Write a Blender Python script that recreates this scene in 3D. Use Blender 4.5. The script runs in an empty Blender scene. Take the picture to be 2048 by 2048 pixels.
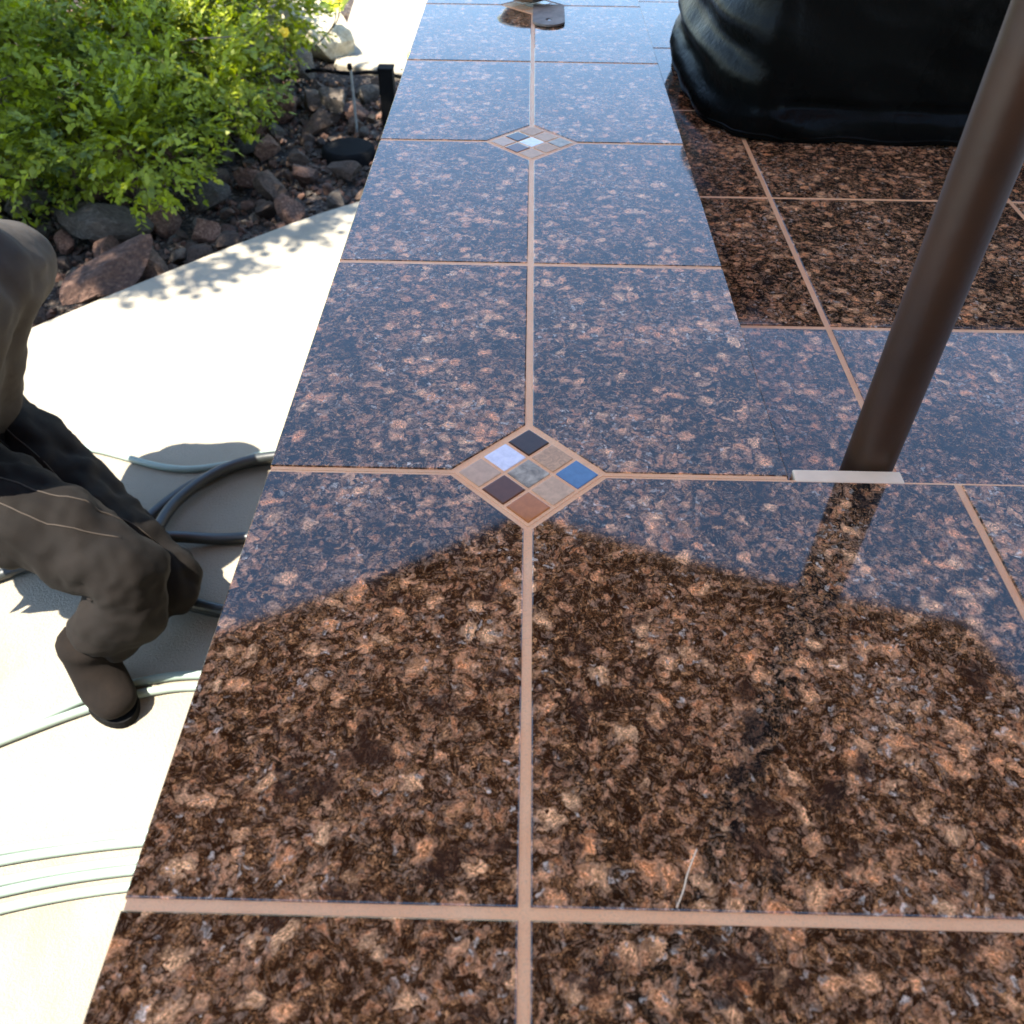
import bpy, bmesh, math, random
from mathutils import Vector, Matrix, noise
random.seed(7)
S = bpy.context.scene
C = S.collection
# ------------------------------------------------------------------ camera
CT = 1.05                                   # height of the bar top
ya, pi_, ro = 0.01125195, 0.77164409, 0.01282128
R0 = Vector((math.cos(ya), math.sin(ya), 0)); FH = Vector((-math.sin(ya), math.cos(ya), 0)); Z = Vector((0, 0, 1))
F = FH * math.cos(pi_) - Z * math.sin(pi_)
U0 = FH * math.sin(pi_) + Z * math.cos(pi_)
Rr = R0 * math.cos(ro) + U0 * math.sin(ro)
Ur = -R0 * math.sin(ro) + U0 * math.cos(ro)
cd = bpy.data.cameras.new('camera'); cam = bpy.data.objects.new('camera', cd); C.objects.link(cam)
M = Matrix((Rr, Ur, -F)).transposed().to_4x4(); M.translation = Vector((-0.0063, -0.1550, CT + 0.4086))
cam.matrix_world = M
cd.sensor_width = 36; cd.lens = 1718.7 / 2048 * 36; cd.clip_end = 500; cd.clip_start = 0.01
S.camera = cam
cd.dof.use_dof = True; cd.dof.focus_distance = 0.75; cd.dof.aperture_fstop = 13.0
# ------------------------------------------------------------------ sky and sun
SUNV = Vector((-0.36, -0.26, 1.0)).normalized()      # towards the sun
w = bpy.data.worlds.new('World'); S.world = w; w.use_nodes = True
nt = w.node_tree; bg = nt.nodes['Background']
sky = nt.nodes.new('ShaderNodeTexSky'); sky.sky_type = 'NISHITA'; sky.sun_disc = False
sky.sun_elevation = math.asin(SUNV.z); sky.sun_rotation = math.atan2(SUNV.x, SUNV.y) % (2 * math.pi)
sky.air_density = 1.0; sky.dust_density = 0.6; sky.ozone_density = 2.8; sky.altitude = 400
wb = nt.nodes.new('ShaderNodeMix'); wb.data_type = 'RGBA'; wb.blend_type = 'MULTIPLY'; wb.inputs[0].default_value = 1; wb.inputs[7].default_value = (.98, 1.0, .96, 1)
nt.links.new(sky.outputs[0], wb.inputs[6]); nt.links.new(wb.outputs[2], bg.inputs['Color']); bg.inputs['Strength'].default_value = 0.15
sl = bpy.data.lights.new('sun', 'SUN'); sl.energy = 5.0; sl.angle = math.radians(0.5); sl.color = (1.0, 0.93, 0.82)
so = bpy.data.objects.new('sun', sl); C.objects.link(so); so.rotation_euler = SUNV.to_track_quat('Z', 'Y').to_euler()
S.view_settings.view_transform = 'Standard'; S.view_settings.look = 'None'; S.view_settings.gamma = 1
S.view_settings.exposure = 2.2
S.render.engine = 'CYCLES'

# ------------------------------------------------------------------ node helpers
class N:
    def __init__(s, name):
        s.m = bpy.data.materials.new(name); s.m.use_nodes = True; s.t = s.m.node_tree
        s.b = s.t.nodes['Principled BSDF']; s.out = s.t.nodes['Material Output']
    def n(s, ty, **k):
        x = s.t.nodes.new('ShaderNode' + ty)
        for a, v in k.items(): setattr(x, a, v)
        return x
    def l(s, a, b): s.t.links.new(a, b)
    def set(s, x, **k):
        for a, v in k.items(): x.inputs[a.replace('_', ' ')].default_value = v
        return x
    def noise(s, co, scale, detail=4, rough=.55, ty=None, dist=0):
        x = s.n('TexNoise'); s.set(x, Scale=scale, Detail=detail, Roughness=rough, Distortion=dist)
        if ty: x.noise_type = ty
        if co is not None: s.l(co, x.inputs['Vector'])
        return x
    def ramp(s, fac, stops, interp='LINEAR'):
        x = s.n('ValToRGB'); x.color_ramp.interpolation = interp; e = x.color_ramp.elements
        while len(e) < len(stops): e.new(.5)
        for i, (p, c) in enumerate(stops):
            e[i].position = p; e[i].color = (c, c, c, 1) if not isinstance(c, tuple) else (*c, 1)
        s.l(fac, x.inputs[0]); return x.outputs[0]
    def mix(s, fac, a, b, mode='MIX'):
        x = s.n('Mix', data_type='RGBA', blend_type=mode)
        for sock, v in ((x.inputs[0], fac), (x.inputs[6], a), (x.inputs[7], b)):
            if isinstance(v, (int, float)): sock.default_value = v
            elif isinstance(v, tuple): sock.default_value = (*v, 1)
            else: s.l(v, sock)
        return x.outputs[2]
    def math(s, op, a, b=None, c=None):
        x = s.n('Math', operation=op)
        for i, v in enumerate((a, b, c)):
            if v is None: continue
            if isinstance(v, (int, float)): x.inputs[i].default_value = v
            else: s.l(v, x.inputs[i])
        return x.outputs[0]
    def bump(s, h, dist, strength=1.0):
        x = s.n('Bump'); x.inputs['Strength'].default_value = strength; x.inputs['Distance'].default_value = dist
        s.l(h, x.inputs['Height']); s.l(x.outputs[0], s.b.inputs['Normal']); return x
    def pos(s): return s.n('NewGeometry').outputs['Position']
    def obj(s): return s.n('TexCoord').outputs['Object']

def simple(name, col, rough=.6, var=.25, scale=20, bump=0, bscale=60, metal=0, coat=0):
    k = N(name); co = k.obj()
    nz = k.noise(co, scale, 6, .6)
    c2 = tuple(min(1, v * (1 + var)) for v in col); c1 = tuple(v * (1 - var) for v in col)
    k.l(k.ramp(nz.outputs[0], [(.3, c1), (.7, c2)]), k.b.inputs['Base Color'])
    k.b.inputs['Roughness'].default_value = rough; k.b.inputs['Metallic'].default_value = metal
    k.b.inputs['Coat Weight'].default_value = coat
    if bump: k.bump(k.noise(co, bscale, 6, .6).outputs[0], bump)
    return k.m

def granite():
    k = N('granite'); at = k.n('Attribute', attribute_name='tco').outputs['Vector']
    wn = k.noise(at, 55, 4, .6)
    off = k.n('VectorMath', operation='SUBTRACT'); k.l(wn.outputs['Color'], off.inputs[0]); off.inputs[1].default_value = (.5, .5, .5)
    sc = k.n('VectorMath', operation='SCALE'); k.l(off.outputs[0], sc.inputs[0]); sc.inputs['Scale'].default_value = .022
    ad = k.n('VectorMath', operation='ADD'); k.l(at, ad.inputs[0]); k.l(sc.outputs[0], ad.inputs[1]); co = ad.outputs[0]
    w2 = k.noise(at, 190, 3, .6); o2 = k.n('VectorMath', operation='SUBTRACT'); k.l(w2.outputs['Color'], o2.inputs[0]); o2.inputs[1].default_value = (.5, .5, .5)
    s2 = k.n('VectorMath', operation='SCALE'); k.l(o2.outputs[0], s2.inputs[0]); s2.inputs['Scale'].default_value = .0085
    a2 = k.n('VectorMath', operation='ADD'); k.l(co, a2.inputs[0]); k.l(s2.outputs[0], a2.inputs[1]); co = a2.outputs[0]
    fine = k.noise(co, 640, 4, .75); mid = k.noise(co, 170, 5, .70); broad = k.noise(at, 12, 3, .5)
    base = k.ramp(mid.outputs[0], [(.40, (.005, .004, .003)), (.485, (.022, .012, .006)), (.56, (.100, .044, .017)), (.66, (.34, .155, .062))])
    base = k.mix(1.0, base, k.ramp(fine.outputs[0], [(.40, .12), (.50, .75), (.60, 3.2)]), 'MULTIPLY')
    # short bright needles: a stretched noise, its direction changing from grain to grain
    cellv = k.n('TexVoronoi'); cellv.inputs['Scale'].default_value = 70; k.l(co, cellv.inputs['Vector'])
    cs = k.n('SeparateColor'); k.l(cellv.outputs['Color'], cs.inputs[0])
    rot = k.n('VectorRotate', rotation_type='Z_AXIS'); k.l(at, rot.inputs['Vector']); k.l(k.math('MULTIPLY', cs.outputs[2], 6.283), rot.inputs['Angle'])
    stx = k.n('VectorMath', operation='MULTIPLY'); k.l(rot.outputs[0], stx.inputs[0]); stx.inputs[1].default_value = (210, 1100, 210)
    ndl = k.noise(stx.outputs[0], 1.0, 3, .6)
    base = k.mix(k.ramp(ndl.outputs[0], [(.58, 0.0), (.67, .62)]), base, (.36, .22, .13))
    def crystals(scale, lo, col, col2, prev, edge=.42, wt=1.0):
        v = k.n('TexVoronoi'); v.inputs['Scale'].default_value = scale; k.l(co, v.inputs['Vector'])
        sep = k.n('SeparateColor'); k.l(v.outputs['Color'], sep.inputs[0])
        pick = k.math('ADD', sep.outputs[0], k.math('MULTIPLY', k.math('SUBTRACT', broad.outputs[0], .5), 1.1))
        m = k.ramp(pick, [(lo, 0.0), (lo + .06, 1.0)])
        dn = k.math('ADD', v.outputs['Distance'], k.math('MULTIPLY', k.math('SUBTRACT', mid.outputs[0], .5), 1.1))
        dn = k.math('ADD', dn, k.math('MULTIPLY', k.math('SUBTRACT', fine.outputs[0], .5), .8))
        e = k.ramp(dn, [(edge, 1.0), (edge + .14, 0.0)])
        cc = k.mix(sep.outputs[1], col, col2)
        cc = k.mix(1.0, cc, k.ramp(fine.outputs[0], [(.40, .22), (.5, .85), (.61, 2.0)]), 'MULTIPLY')
        cc = k.mix(1.0, cc, k.ramp(ndl.outputs[0], [(.35, .55), (.6, 1.25)]), 'MULTIPLY')
        rim = k.ramp(dn, [(max(0, edge - .10), 0.0), (edge - .01, 1.0), (edge + .05, 1.0), (edge + .13, 0.0)])
        cc = k.mix(k.math('MULTIPLY', rim, .35), cc, (.60, .37, .22))
        return k.mix(k.math('MULTIPLY', k.math('MULTIPLY', m, e), wt), prev, cc)
    c = crystals(260, .62, (.27, .125, .06), (.20, .13, .085), base, wt=.75)
    c = crystals(165, .63, (.40, .14, .050), (.52, .235, .11), c, edge=.42, wt=.85)
    c = crystals(80, .67, (.76, .27, .095), (.82, .42, .19), c, edge=.37, wt=.92)
    c = crystals(230, .88, (.34, .30, .24), (.60, .48, .36), c, edge=.34, wt=.75)
    bl = k.noise(at, 38, 5, .62)
    c = k.mix(k.ramp(bl.outputs[0], [(.57, 0.0), (.65, .78)]), c, (.012, .010, .009))
    k.l(c, k.b.inputs['Base Color'])
    k.b.inputs['IOR'].default_value = 1.58
    k.l(k.ramp(mid.outputs[0], [(.3, .005), (.7, .03)]), k.b.inputs['Roughness'])
    sm = k.ramp(k.noise(at, 5, 6, .7, None, 1.0).outputs[0], [(.48, 0.0), (.75, .14)]); k.l(k.math('MAXIMUM', sm, k.ramp(mid.outputs[0], [(.3, .005), (.7, .03)])), k.b.inputs['Roughness'])
    k.bump(k.math('ADD', fine.outputs[0], k.math('MULTIPLY', k.noise(at, 30, 2).outputs[0], 1.2)), .000006)
    return k.m
M_GR = granite()

def groutm():
    k = N('grout'); co = k.obj(); a = k.noise(co, 900, 4, .7); b = k.noise(co, 22, 5, .6)
    c = k.ramp(b.outputs[0], [(.3, (.88, .41, .175)), (.7, (.92, .49, .235))])
    c = k.mix(k.ramp(a.outputs[0], [(.5, 0.0), (.72, .55)]), c, (.45, .27, .16))
    c = k.mix(k.ramp(k.noise(co, 7, 4, .6).outputs[0], [(.5, 0.0), (.75, .5)]), c, (.52, .33, .21))
    k.l(c, k.b.inputs['Base Color']); k.b.inputs['Roughness'].default_value = .38
    k.bump(a.outputs[0], .0005); return k.m
M_GT = groutm()

def concretem():
    k = N('concrete'); co = k.pos()
    a = k.noise(co, 3, 6, .6); b = k.noise(co, 180, 5, .7); d = k.noise(co, 25, 4, .6)
    c = k.ramp(a.outputs[0], [(.3, (.225, .195, .14)), (.7, (.275, .24, .18))])
    c = k.mix(k.ramp(b.outputs[0], [(.5, 0.0), (.8, .5)]), c, (.18, .16, .13))
    c = k.mix(k.ramp(d.outputs[0], [(.55, 0.0), (.8, .3)]), c, (.22, .195, .16))
    c = k.mix(k.ramp(k.noise(co, 1.1, 7, .7, None, .6).outputs[0], [(.56, 0.0), (.62, .35)]), c, (.135, .12, .095))
    k.l(c, k.b.inputs['Base Color']); k.b.inputs['Roughness'].default_value = .85
    k.bump(b.outputs[0], .004); return k.m
M_CO = concretem()

def soilm():
    k = N('soil'); co = k.pos()
    v = k.n('TexVoronoi'); v.inputs['Scale'].default_value = 75; k.l(co, v.inputs['Vector'])
    sep = k.n('SeparateColor'); k.l(v.outputs['Color'], sep.inputs[0])
    c = k.ramp(sep.outputs[0], [(0.0, (.014, .009, .006)), (.5, (.04, .024, .015)), (.85, (.08, .052, .036)), (1.0, (.22, .18, .14))])
    c = k.mix(1.0, c, k.ramp(v.outputs['Distance'], [(.2, 1.0), (.75, .25)]), 'MULTIPLY')
    k.l(c, k.b.inputs['Base Color']); k.b.inputs['Roughness'].default_value = .9
    k.bump(k.math('SUBTRACT', 1.0, v.outputs['Distance']), .012); return k.m
M_SO = soilm()

def rockm(name, c1, c2, c3):
    k = N(name); co = k.obj(); oi = k.n('ObjectInfo').outputs['Random']
    a = k.noise(co, 9, 7, .65); b = k.noise(co, 60, 6, .7)
    c = k.ramp(a.outputs[0], [(.3, c1), (.52, c2), (.72, c3)])
    c = k.mix(1.0, c, k.ramp(b.outputs[0], [(.3, .55), (.7, 1.45)]), 'MULTIPLY')
    c = k.mix(1.0, c, k.ramp(oi, [(0.0, .55), (1.0, 1.3)]), 'MULTIPLY')
    k.l(c, k.b.inputs['Base Color']); k.b.inputs['Roughness'].default_value = .85
    k.bump(k.math('ADD', b.outputs[0], k.math('MULTIPLY', a.outputs[0], 3.0)), .006); return k.m
M_RK = [rockm('rock_brown', (.032, .018, .010), (.09, .052, .031), (.19, .12, .076)),
        rockm('rock_grey', (.050, .038, .027), (.105, .080, .058), (.20, .165, .125)),
        rockm('rock_red', (.045, .020, .011), (.15, .070, .040), (.34, .20, .13)),
        rockm('rock_pale', (.36, .30, .20), (.52, .45, .31), (.68, .62, .48))]

def leafm(name, dark, light, tr=.45):
    k = N(name); at = k.n('Attribute', attribute_name='lv')
    c = k.ramp(at.outputs['Fac'], [(0.0, dark), (1.0, light)])
    k.l(c, k.b.inputs['Base Color']); k.b.inputs['Roughness'].default_value = .5
    tb = k.n('BsdfTranslucent'); mx = k.n('MixShader'); mx.inputs[0].default_value = tr
    k.l(k.mix(1.0, c, (1.25, 1.3, .45), 'MULTIPLY'), tb.inputs[0])
    k.l(k.b.outputs[0], mx.inputs[1]); k.l(tb.outputs[0], mx.inputs[2]); k.l(mx.outputs[0], k.out.inputs[0])
    return k.m
M_LF = leafm('shrub_leaf', (.020, .046, .003), (.36, .40, .012))
M_TL = leafm('tree_leaf', (.03, .07, .008), (.10, .17, .03), .3)

def clothm(name, col, tr=0, fold=.4):
    k = N(name); co = k.obj(); a = k.noise(co, 7, 5, .6); wv = k.noise(co, 700, 2, .5)
    k.l(k.ramp(a.outputs[0], [(.3, tuple(v * (1 - fold) for v in col)), (.7, tuple(v * (1 + fold) for v in col))]), k.b.inputs['Base Color'])
    k.b.inputs['Roughness'].default_value = .85; k.b.inputs['Specular IOR Level'].default_value = .2
    k.bump(wv.outputs[0], .0006)
    if tr:
        tb = k.n('BsdfTranslucent'); tb.inputs[0].default_value = (*[min(1, v * 1.6) for v in col], 1); mx = k.n('MixShader'); mx.inputs[0].default_value = tr
        k.l(k.b.outputs[0], mx.inputs[1]); k.l(tb.outputs[0], mx.inputs[2]); k.l(mx.outputs[0], k.out.inputs[0])
    return k.m
M_UM = clothm('umbrella_canvas', (.24, .130, .066), .54, .12)
M_TR = clothm('trouser_cloth', (.0048, .0031, .0020))  # base tone lowered so the colour carries the shade on the leg
M_SH = clothm('shirt_cloth', (.045, .038, .032))
M_SK = simple('skin', (.42, .25, .17), .5, .1)
M_HA = simple('hair', (.03, .02, .012), .6, .4, 80)
M_BT = simple('boot_leather', (.006, .004, .0028), .9, .3, 30, .001)
M_SE = simple('seam_thread', (.028, .019, .012), .8, .2, 90)

def vinylm():
    k = N('black_vinyl'); co = k.obj(); a = k.noise(co, 5, 5, .6); b = k.noise(co, 45, 5, .6); d = k.noise(co, 900, 2, .5)
    c = k.ramp(a.outputs[0], [(.35, (.003, .003, .0025)), (.65, (.006, .006, .005))])
    c = k.mix(k.ramp(b.outputs[0], [(.66, 0.0), (.85, .3)]), c, (.03, .026, .02))
    k.l(c, k.b.inputs['Base Color']); k.l(k.ramp(a.outputs[0], [(.3, .22), (.7, .36)]), k.b.inputs['Roughness']); k.b.inputs['Specular IOR Level'].default_value = .07
    k.bump(k.math('ADD', k.math('MULTIPLY', b.outputs[0], .45), k.math('MULTIPLY', d.outputs[0], .04)), .004); return k.m
M_VN = vinylm()
M_PO = simple('bronze_paint', (.040, .015, .0055), .42, .35, 9, .0006, 55)
M_PB = simple('black_plastic', (.005, .005, .005), .8, .3, 30, .0008, 90); M_PB.node_tree.nodes['Principled BSDF'].inputs['Specular IOR Level'].default_value = .07
M_HO = simple('hose_rubber', (.022, .025, .024), .38, .2, 15, .0003, 200)
M_HP = simple('sunlit_hose_rubber', (.20, .25, .21), .45, .1, 15, .0003, 200)  # lit copy of the dark hose rubber: sunlight is put into its colour
M_ST = simple('stucco', (.34, .27, .20), .9, .12, 8, .004, 90)
M_MT = simple('brushed_steel', (.62, .60, .56), .28, .12, 30, 0, 60, 1.0)
M_AL = simple('dull_bracket', (.21, .165, .13), .7, .35, 60, .0005, 200)
M_CK = simple('white_caulk', (.85, .62, .40), .45, .06, 60, .0006, 120)
M_YE = simple('yellow_petal', (.85, .55, .03), .6, .1, 40)
M_LI = simple('lime_petal', (.72, .75, .10), .6, .1, 40)
M_WO = simple('stem_bark', (.12, .085, .055), .9, .3, 40, .003, 90)
M_DK = simple('dark_edge', (.03, .024, .02), .7, .2)
M_DR = simple('grey_joint_filler', (.20, .20, .18), .9, .2, 60)  # plain grey for the path joint and the irrigation tube
def piece(name, col, rough, glass, var=.15, sc=150, dist=0):
    k = N(name); co = k.obj(); a = k.noise(co, sc, 5, .6, None, dist)
    k.l(k.ramp(a.outputs[0], [(.3, tuple(v * (1 - var) for v in col)), (.7, tuple(min(1, v * (1 + var)) for v in col))]), k.b.inputs['Base Color'])
    k.b.inputs['Roughness'].default_value = rough
    if glass: k.b.inputs['Coat Weight'].default_value = .35; k.b.inputs['Coat Roughness'].default_value = .02; k.b.inputs['Coat IOR'].default_value = 1.45; k.b.inputs['Specular IOR Level'].default_value = .3
    return k.m
P = dict(dark=piece('dark_glass', (.05, .022, .010), .1, 1), white=piece('pearl_glass', (.74, .69, .72), .12, 1),
         beige=piece('beige_stone', (.54, .33, .20), .35, 0), wood=piece('veined_tan_stone', (.52, .29, .15), .45, 0, .3, 160, 2),
         mottled=piece('mottled_grey_stone', (.34, .27, .19), .35, 0, .6, 120, .6), blue=piece('blue_mirror_glass', (.10, .19, .30), .06, 1),
         tan=piece('tan_stone', (.58, .35, .20), .45, 0, .18, 140, 1.2), copper=piece('copper_brown_glass', (.46, .15, .04), .12, 1),
         brown=piece('chocolate_glass', (.12, .038, .012), .1, 1), cream=piece('cream_glass', (.82, .79, .72), .15, 1))

# ------------------------------------------------------------------ object helpers
def tag(o, label=None, cat=None, group=None, kind=None):
    if label: o['label'] = label
    if cat: o['category'] = cat
    if group: o['group'] = group
    if kind: o['kind'] = kind
    return o
def empty(name, loc=(0, 0, 0), rz=0):
    o = bpy.data.objects.new(name, None); C.objects.link(o); o.location = loc; o.rotation_euler = (0, 0, rz); o.empty_display_size = .05; return o
def link(name, me, mat, parent=None, loc=(0, 0, 0), smooth=False):
    for m in (mat if isinstance(mat, list) else [mat]): me.materials.append(m)
    if smooth:
        for p in me.polygons: p.use_smooth = True
    o = bpy.data.objects.new(name, me); C.objects.link(o); o.location = loc
    if parent: o.parent = parent
    return o
def bm_obj(name, bm, mat, parent=None, loc=(0, 0, 0), smooth=False):
    me = bpy.data.meshes.new(name); bm.to_mesh(me); bm.free(); return link(name, me, mat, parent, loc, smooth)
def add_box(bm, x0, x1, y0, y1, z0, z1, bev=0):
    b = bmesh.new(); r = bmesh.ops.create_cube(b, size=1)
    for v in b.verts: v.co = Vector(((x0 + x1) / 2 + v.co.x * (x1 - x0), (y0 + y1) / 2 + v.co.y * (y1 - y0), (z0 + z1) / 2 + v.co.z * (z1 - z0)))
    if bev: bmesh.ops.bevel(b, geom=b.edges[:], offset=bev, segments=2, affect='EDGES', profile=.7)
    m = bpy.data.meshes.new('t'); b.to_mesh(m); b.free(); bm.from_mesh(m); bpy.data.meshes.remove(m)
def tube_bm(pts, r, seg=10, closed=False, bm=None, caps=True):
    bm = bm or bmesh.new(); pts = [Vector(p) for p in pts]; n = len(pts); rings = []; up = Vector((0, 0, 1)); prev = None
    for i, p in enumerate(pts):
        t = (pts[(i + 1) % n] - pts[i - 1]) if closed else (pts[min(i + 1, n - 1)] - pts[max(i - 1, 0)])
        t.normalize()
        if prev is None:
            a = up if abs(t.dot(up)) < .9 else Vector((1, 0, 0)); nx = t.cross(a).normalized()
        else: nx = (prev - t * prev.dot(t)).normalized()
        prev = nx; by = t.cross(nx); rr = r[i] if isinstance(r, (list, tuple)) else r
        rings.append([bm.verts.new(p + nx * math.cos(2 * math.pi * j / seg) * rr + by * math.sin(2 * math.pi * j / seg) * rr) for j in range(seg)])
    for i in range(n - (0 if closed else 1)):
        A, B = rings[i], rings[(i + 1) % n]
        for j in range(seg): bm.faces.new((A[j], A[(j + 1) % seg], B[(j + 1) % seg], B[j]))
    if caps and not closed: bm.faces.new(rings[0][::-1]); bm.faces.new(rings[-1])
    return bm
def lathe_bm(prof, seg=32, bm=None, off=(0, 0, 0)):
    bm = bm or bmesh.new(); off = Vector(off); rings = []
    for r, z in prof:
        rings.append([bm.verts.new(off + Vector((max(r, 1e-5) * math.cos(2 * math.pi * j / seg), max(r, 1e-5) * math.sin(2 * math.pi * j / seg), z))) for j in range(seg)])
    for a, b in zip(rings, rings[1:]):
        for j in range(seg): bm.faces.new((a[j], a[(j + 1) % seg], b[(j + 1) % seg], b[j]))
    return bm
def catmull(pts, k=8, closed=False):
    out = []; n = len(pts); P_ = [Vector(p) for p in pts]
    rng = range(n) if closed else range(n - 1)
    for i in rng:
        if closed: a, b, c, d = P_[i - 1], P_[i], P_[(i + 1) % n], P_[(i + 2) % n]
        else: a, b, c, d = P_[max(i - 1, 0)], P_[i], P_[i + 1], P_[min(i + 2, n - 1)]
        for s in range(k):
            t = s / k
            out.append(.5 * ((2 * b) + (c - a) * t + (2 * a - 5 * b + 4 * c - d) * t * t + (3 * b - a - 3 * c + d) * t ** 3))
    if not closed: out.append(P_[-1])
    return out

# ------------------------------------------------------------------ ground
def rim(n=60):                                    # curved edge of the concrete deck
    pts = [(-6.0, -3.2), (-4.2, -.9), (-3.0, .45), (-2.3, 1.22), (-1.75, 1.86), (-1.33, 2.36), (-.93, 2.80), (-.68, 3.03), (-.3, 3.30), (.3, 3.62)]
    return [Vector((p.x, p.y, 0)) for p in catmull([(x, y, 0) for x, y in pts], 8)]
RIM = rim()
bm = bmesh.new()                                   # terrain sheet to the horizon, lying a little below the deck
G = 60
gx = [-150, -40, -12] + [-8 + i * .25 for i in range(0, 53)] + [12, 40, 150]
gy = [-150, -40, -12] + [-6 + i * .25 for i in range(0, 73)] + [20, 60, 200]
gv = [[bm.verts.new((x, y, -.10 + (.035 * noise.noise(Vector((x * 1.3, y * 1.3, 0))) if abs(x) < 10 and abs(y) < 13 else 0))) for x in gx] for y in gy]
for j in range(len(gy) - 1):
    for i in range(len(gx) - 1): bm.faces.new((gv[j][i], gv[j][i + 1], gv[j + 1][i + 1], gv[j + 1][i]))
tag(bm_obj('ground', bm, M_SO, smooth=True), kind='structure')
def slab(name, outline, z0, z1, mat, bev=.012):
    bm = bmesh.new(); top = [bm.verts.new((p[0], p[1], z1)) for p in outline]; f = bm.faces.new(top)
    bm.normal_update()
    if f.normal.z < 0: f.normal_flip()
    r = bmesh.ops.extrude_face_region(bm, geom=[f]); vs = [v for v in r['geom'] if isinstance(v, bmesh.types.BMVert)]
    bmesh.ops.translate(bm, verts=vs, vec=(0, 0, z0 - z1)); bmesh.ops.recalc_face_normals(bm, faces=bm.faces)
    es = [e for e in bm.edges if all(abs(v.co.z - z1) < 1e-5 for v in e.verts)]
    bmesh.ops.bevel(bm, geom=es, offset=bev, segments=3, affect='EDGES', profile=.5)
    return bm_obj(name, bm, mat)
tag(slab('patio_deck', [(p.x, p.y) for p in RIM] + [(5, 3.62), (5, -5), (-6, -5)], -.11, 0, M_CO), kind='structure')
tag(slab('far_path', [(-1.06, 4.86), (-.74, 4.74), (.6, 4.7), (3.5, 4.8), (3.5, 9.5), (-1.0, 9.5), (-1.15, 6.2)], -.14, -.055, M_CO), kind='structure')
bm = bmesh.new(); tube_bm([(-1.0, 6.3, -.053), (-.86, 5.45, -.053), (-.68, 4.76, -.053)], .008, 6, bm=bm)
jo = tag(bm_obj('path_joint', bm, M_DR), kind='structure')
# loose gravel and bark between the stones: nobody could count it
def gravel():
    bm = bmesh.new(); rnd = random.Random(3); n = 0
    while n < 11000:
        x = -.35 - 3.6 * rnd.random() ** 1.6; y = rnd.uniform(1.3, 6.0)
        if y > 4.65 and x > -1.1: continue
        # left-behind of the rim is deck
        q = min(RIM, key=lambda p: (p.x - x) ** 2 + (p.y - y) ** 2)
        if (x - q.x) * -.75 + (y - q.y) * .66 < .02: continue
        s = rnd.uniform(.007, .024); z = -.10 + .035 * noise.noise(Vector((x * 1.3, y * 1.3, 0))) + s * .4
        R = Matrix.Rotation(rnd.uniform(0, 6.28), 3, Vector((rnd.random() - .5, rnd.random() - .5, rnd.random())).normalized())
        vs = [bm.verts.new(Vector((x, y, z)) + R @ Vector((a * s * rnd.uniform(.7, 1.3), b * s * rnd.uniform(.6, 1.1), c * s * .7))) for a, b, c in ((1, 0, 0), (-1, 0, 0), (0, 1, 0), (0, -1, 0), (0, 0, 1), (0, 0, -1))]
        for f in ((0, 2, 4), (2, 1, 4), (1, 3, 4), (3, 0, 4), (2, 0, 5), (1, 2, 5), (3, 1, 5), (0, 3, 5)):
            fc = bm.faces.new([vs[i] for i in f]); fc.material_index = n % 3
        n += 1
    return tag(bm_obj('gravel', bm, [M_RK[0], M_RK[2], M_RK[1]]), kind='stuff', label='small brown and reddish gravel chips scattered between the rocks', cat='gravel')
gravel()

# ------------------------------------------------------------------ rocks
def rock_mesh(seed, flat=.7, cuts=15):
    rnd = random.Random(seed); bm = bmesh.new(); bmesh.ops.create_icosphere(bm, subdivisions=3, radius=1)
    planes = []
    for _ in range(cuts):
        d = Vector((rnd.gauss(0, 1), rnd.gauss(0, 1), rnd.gauss(0, 1))).normalized(); planes.append((d, rnd.uniform(.42, .80)))
    sx, sy, sz = rnd.uniform(.8, 1.25), rnd.uniform(.65, 1), rnd.uniform(.5, .8) * flat / .7
    for v in bm.verts:
        for d, h in planes:
            q = v.co.dot(d)
            if q > h: v.co -= d * (q - h)
        v.co += v.co.normalized() * .07 * noise.noise(v.co * 3 + Vector((seed, 0, 0)))
        v.co = Vector((v.co.x * sx, v.co.y * sy, v.co.z * sz))
    me = bpy.data.meshes.new('rock'); bm.to_mesh(me); bm.free(); return me
RM = {}
for mi in range(3):
    for k_ in range(5):
        me = rock_mesh(mi * 20 + k_); me.materials.append(M_RK[mi]); RM[(mi, k_)] = me
def side_of_rim(x, y):
    q = min(RIM, key=lambda p: (p.x - x) ** 2 + (p.y - y) ** 2); return (x - q.x) * -.75 + (y - q.y) * .66
def rock_label(x, y, s, mi):
    size = 'tiny' if s < .04 else 'small' if s < .062 else 'fist-sized' if s < .085 else 'medium' if s < .098 else 'large'
    d = side_of_rim(x, y)
    if d < .28: where = 'against the curved concrete edge' + (' near the bar' if x > -1.0 else ' left of its middle' if x > -1.45 else ' under the shrub')
    elif y > 4.1: where = 'near the far concrete path' if x > -1.4 else 'behind the shrub'
    elif x > -.85: where = 'close to the bar and the black valve box' if y < 3.7 else 'close to the bar and the dark post light'
    elif x > -1.3: where = 'in the open part of the rock bed' + (' in front' if y < 3.3 else ' farther back')
    else: where = 'below the shrub branches' + (' on its near side' if y < 3.2 else '')
    return '%s %s stone %s' % (size, ('dark brown', 'grey', 'rusty red')[mi], where)
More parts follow.
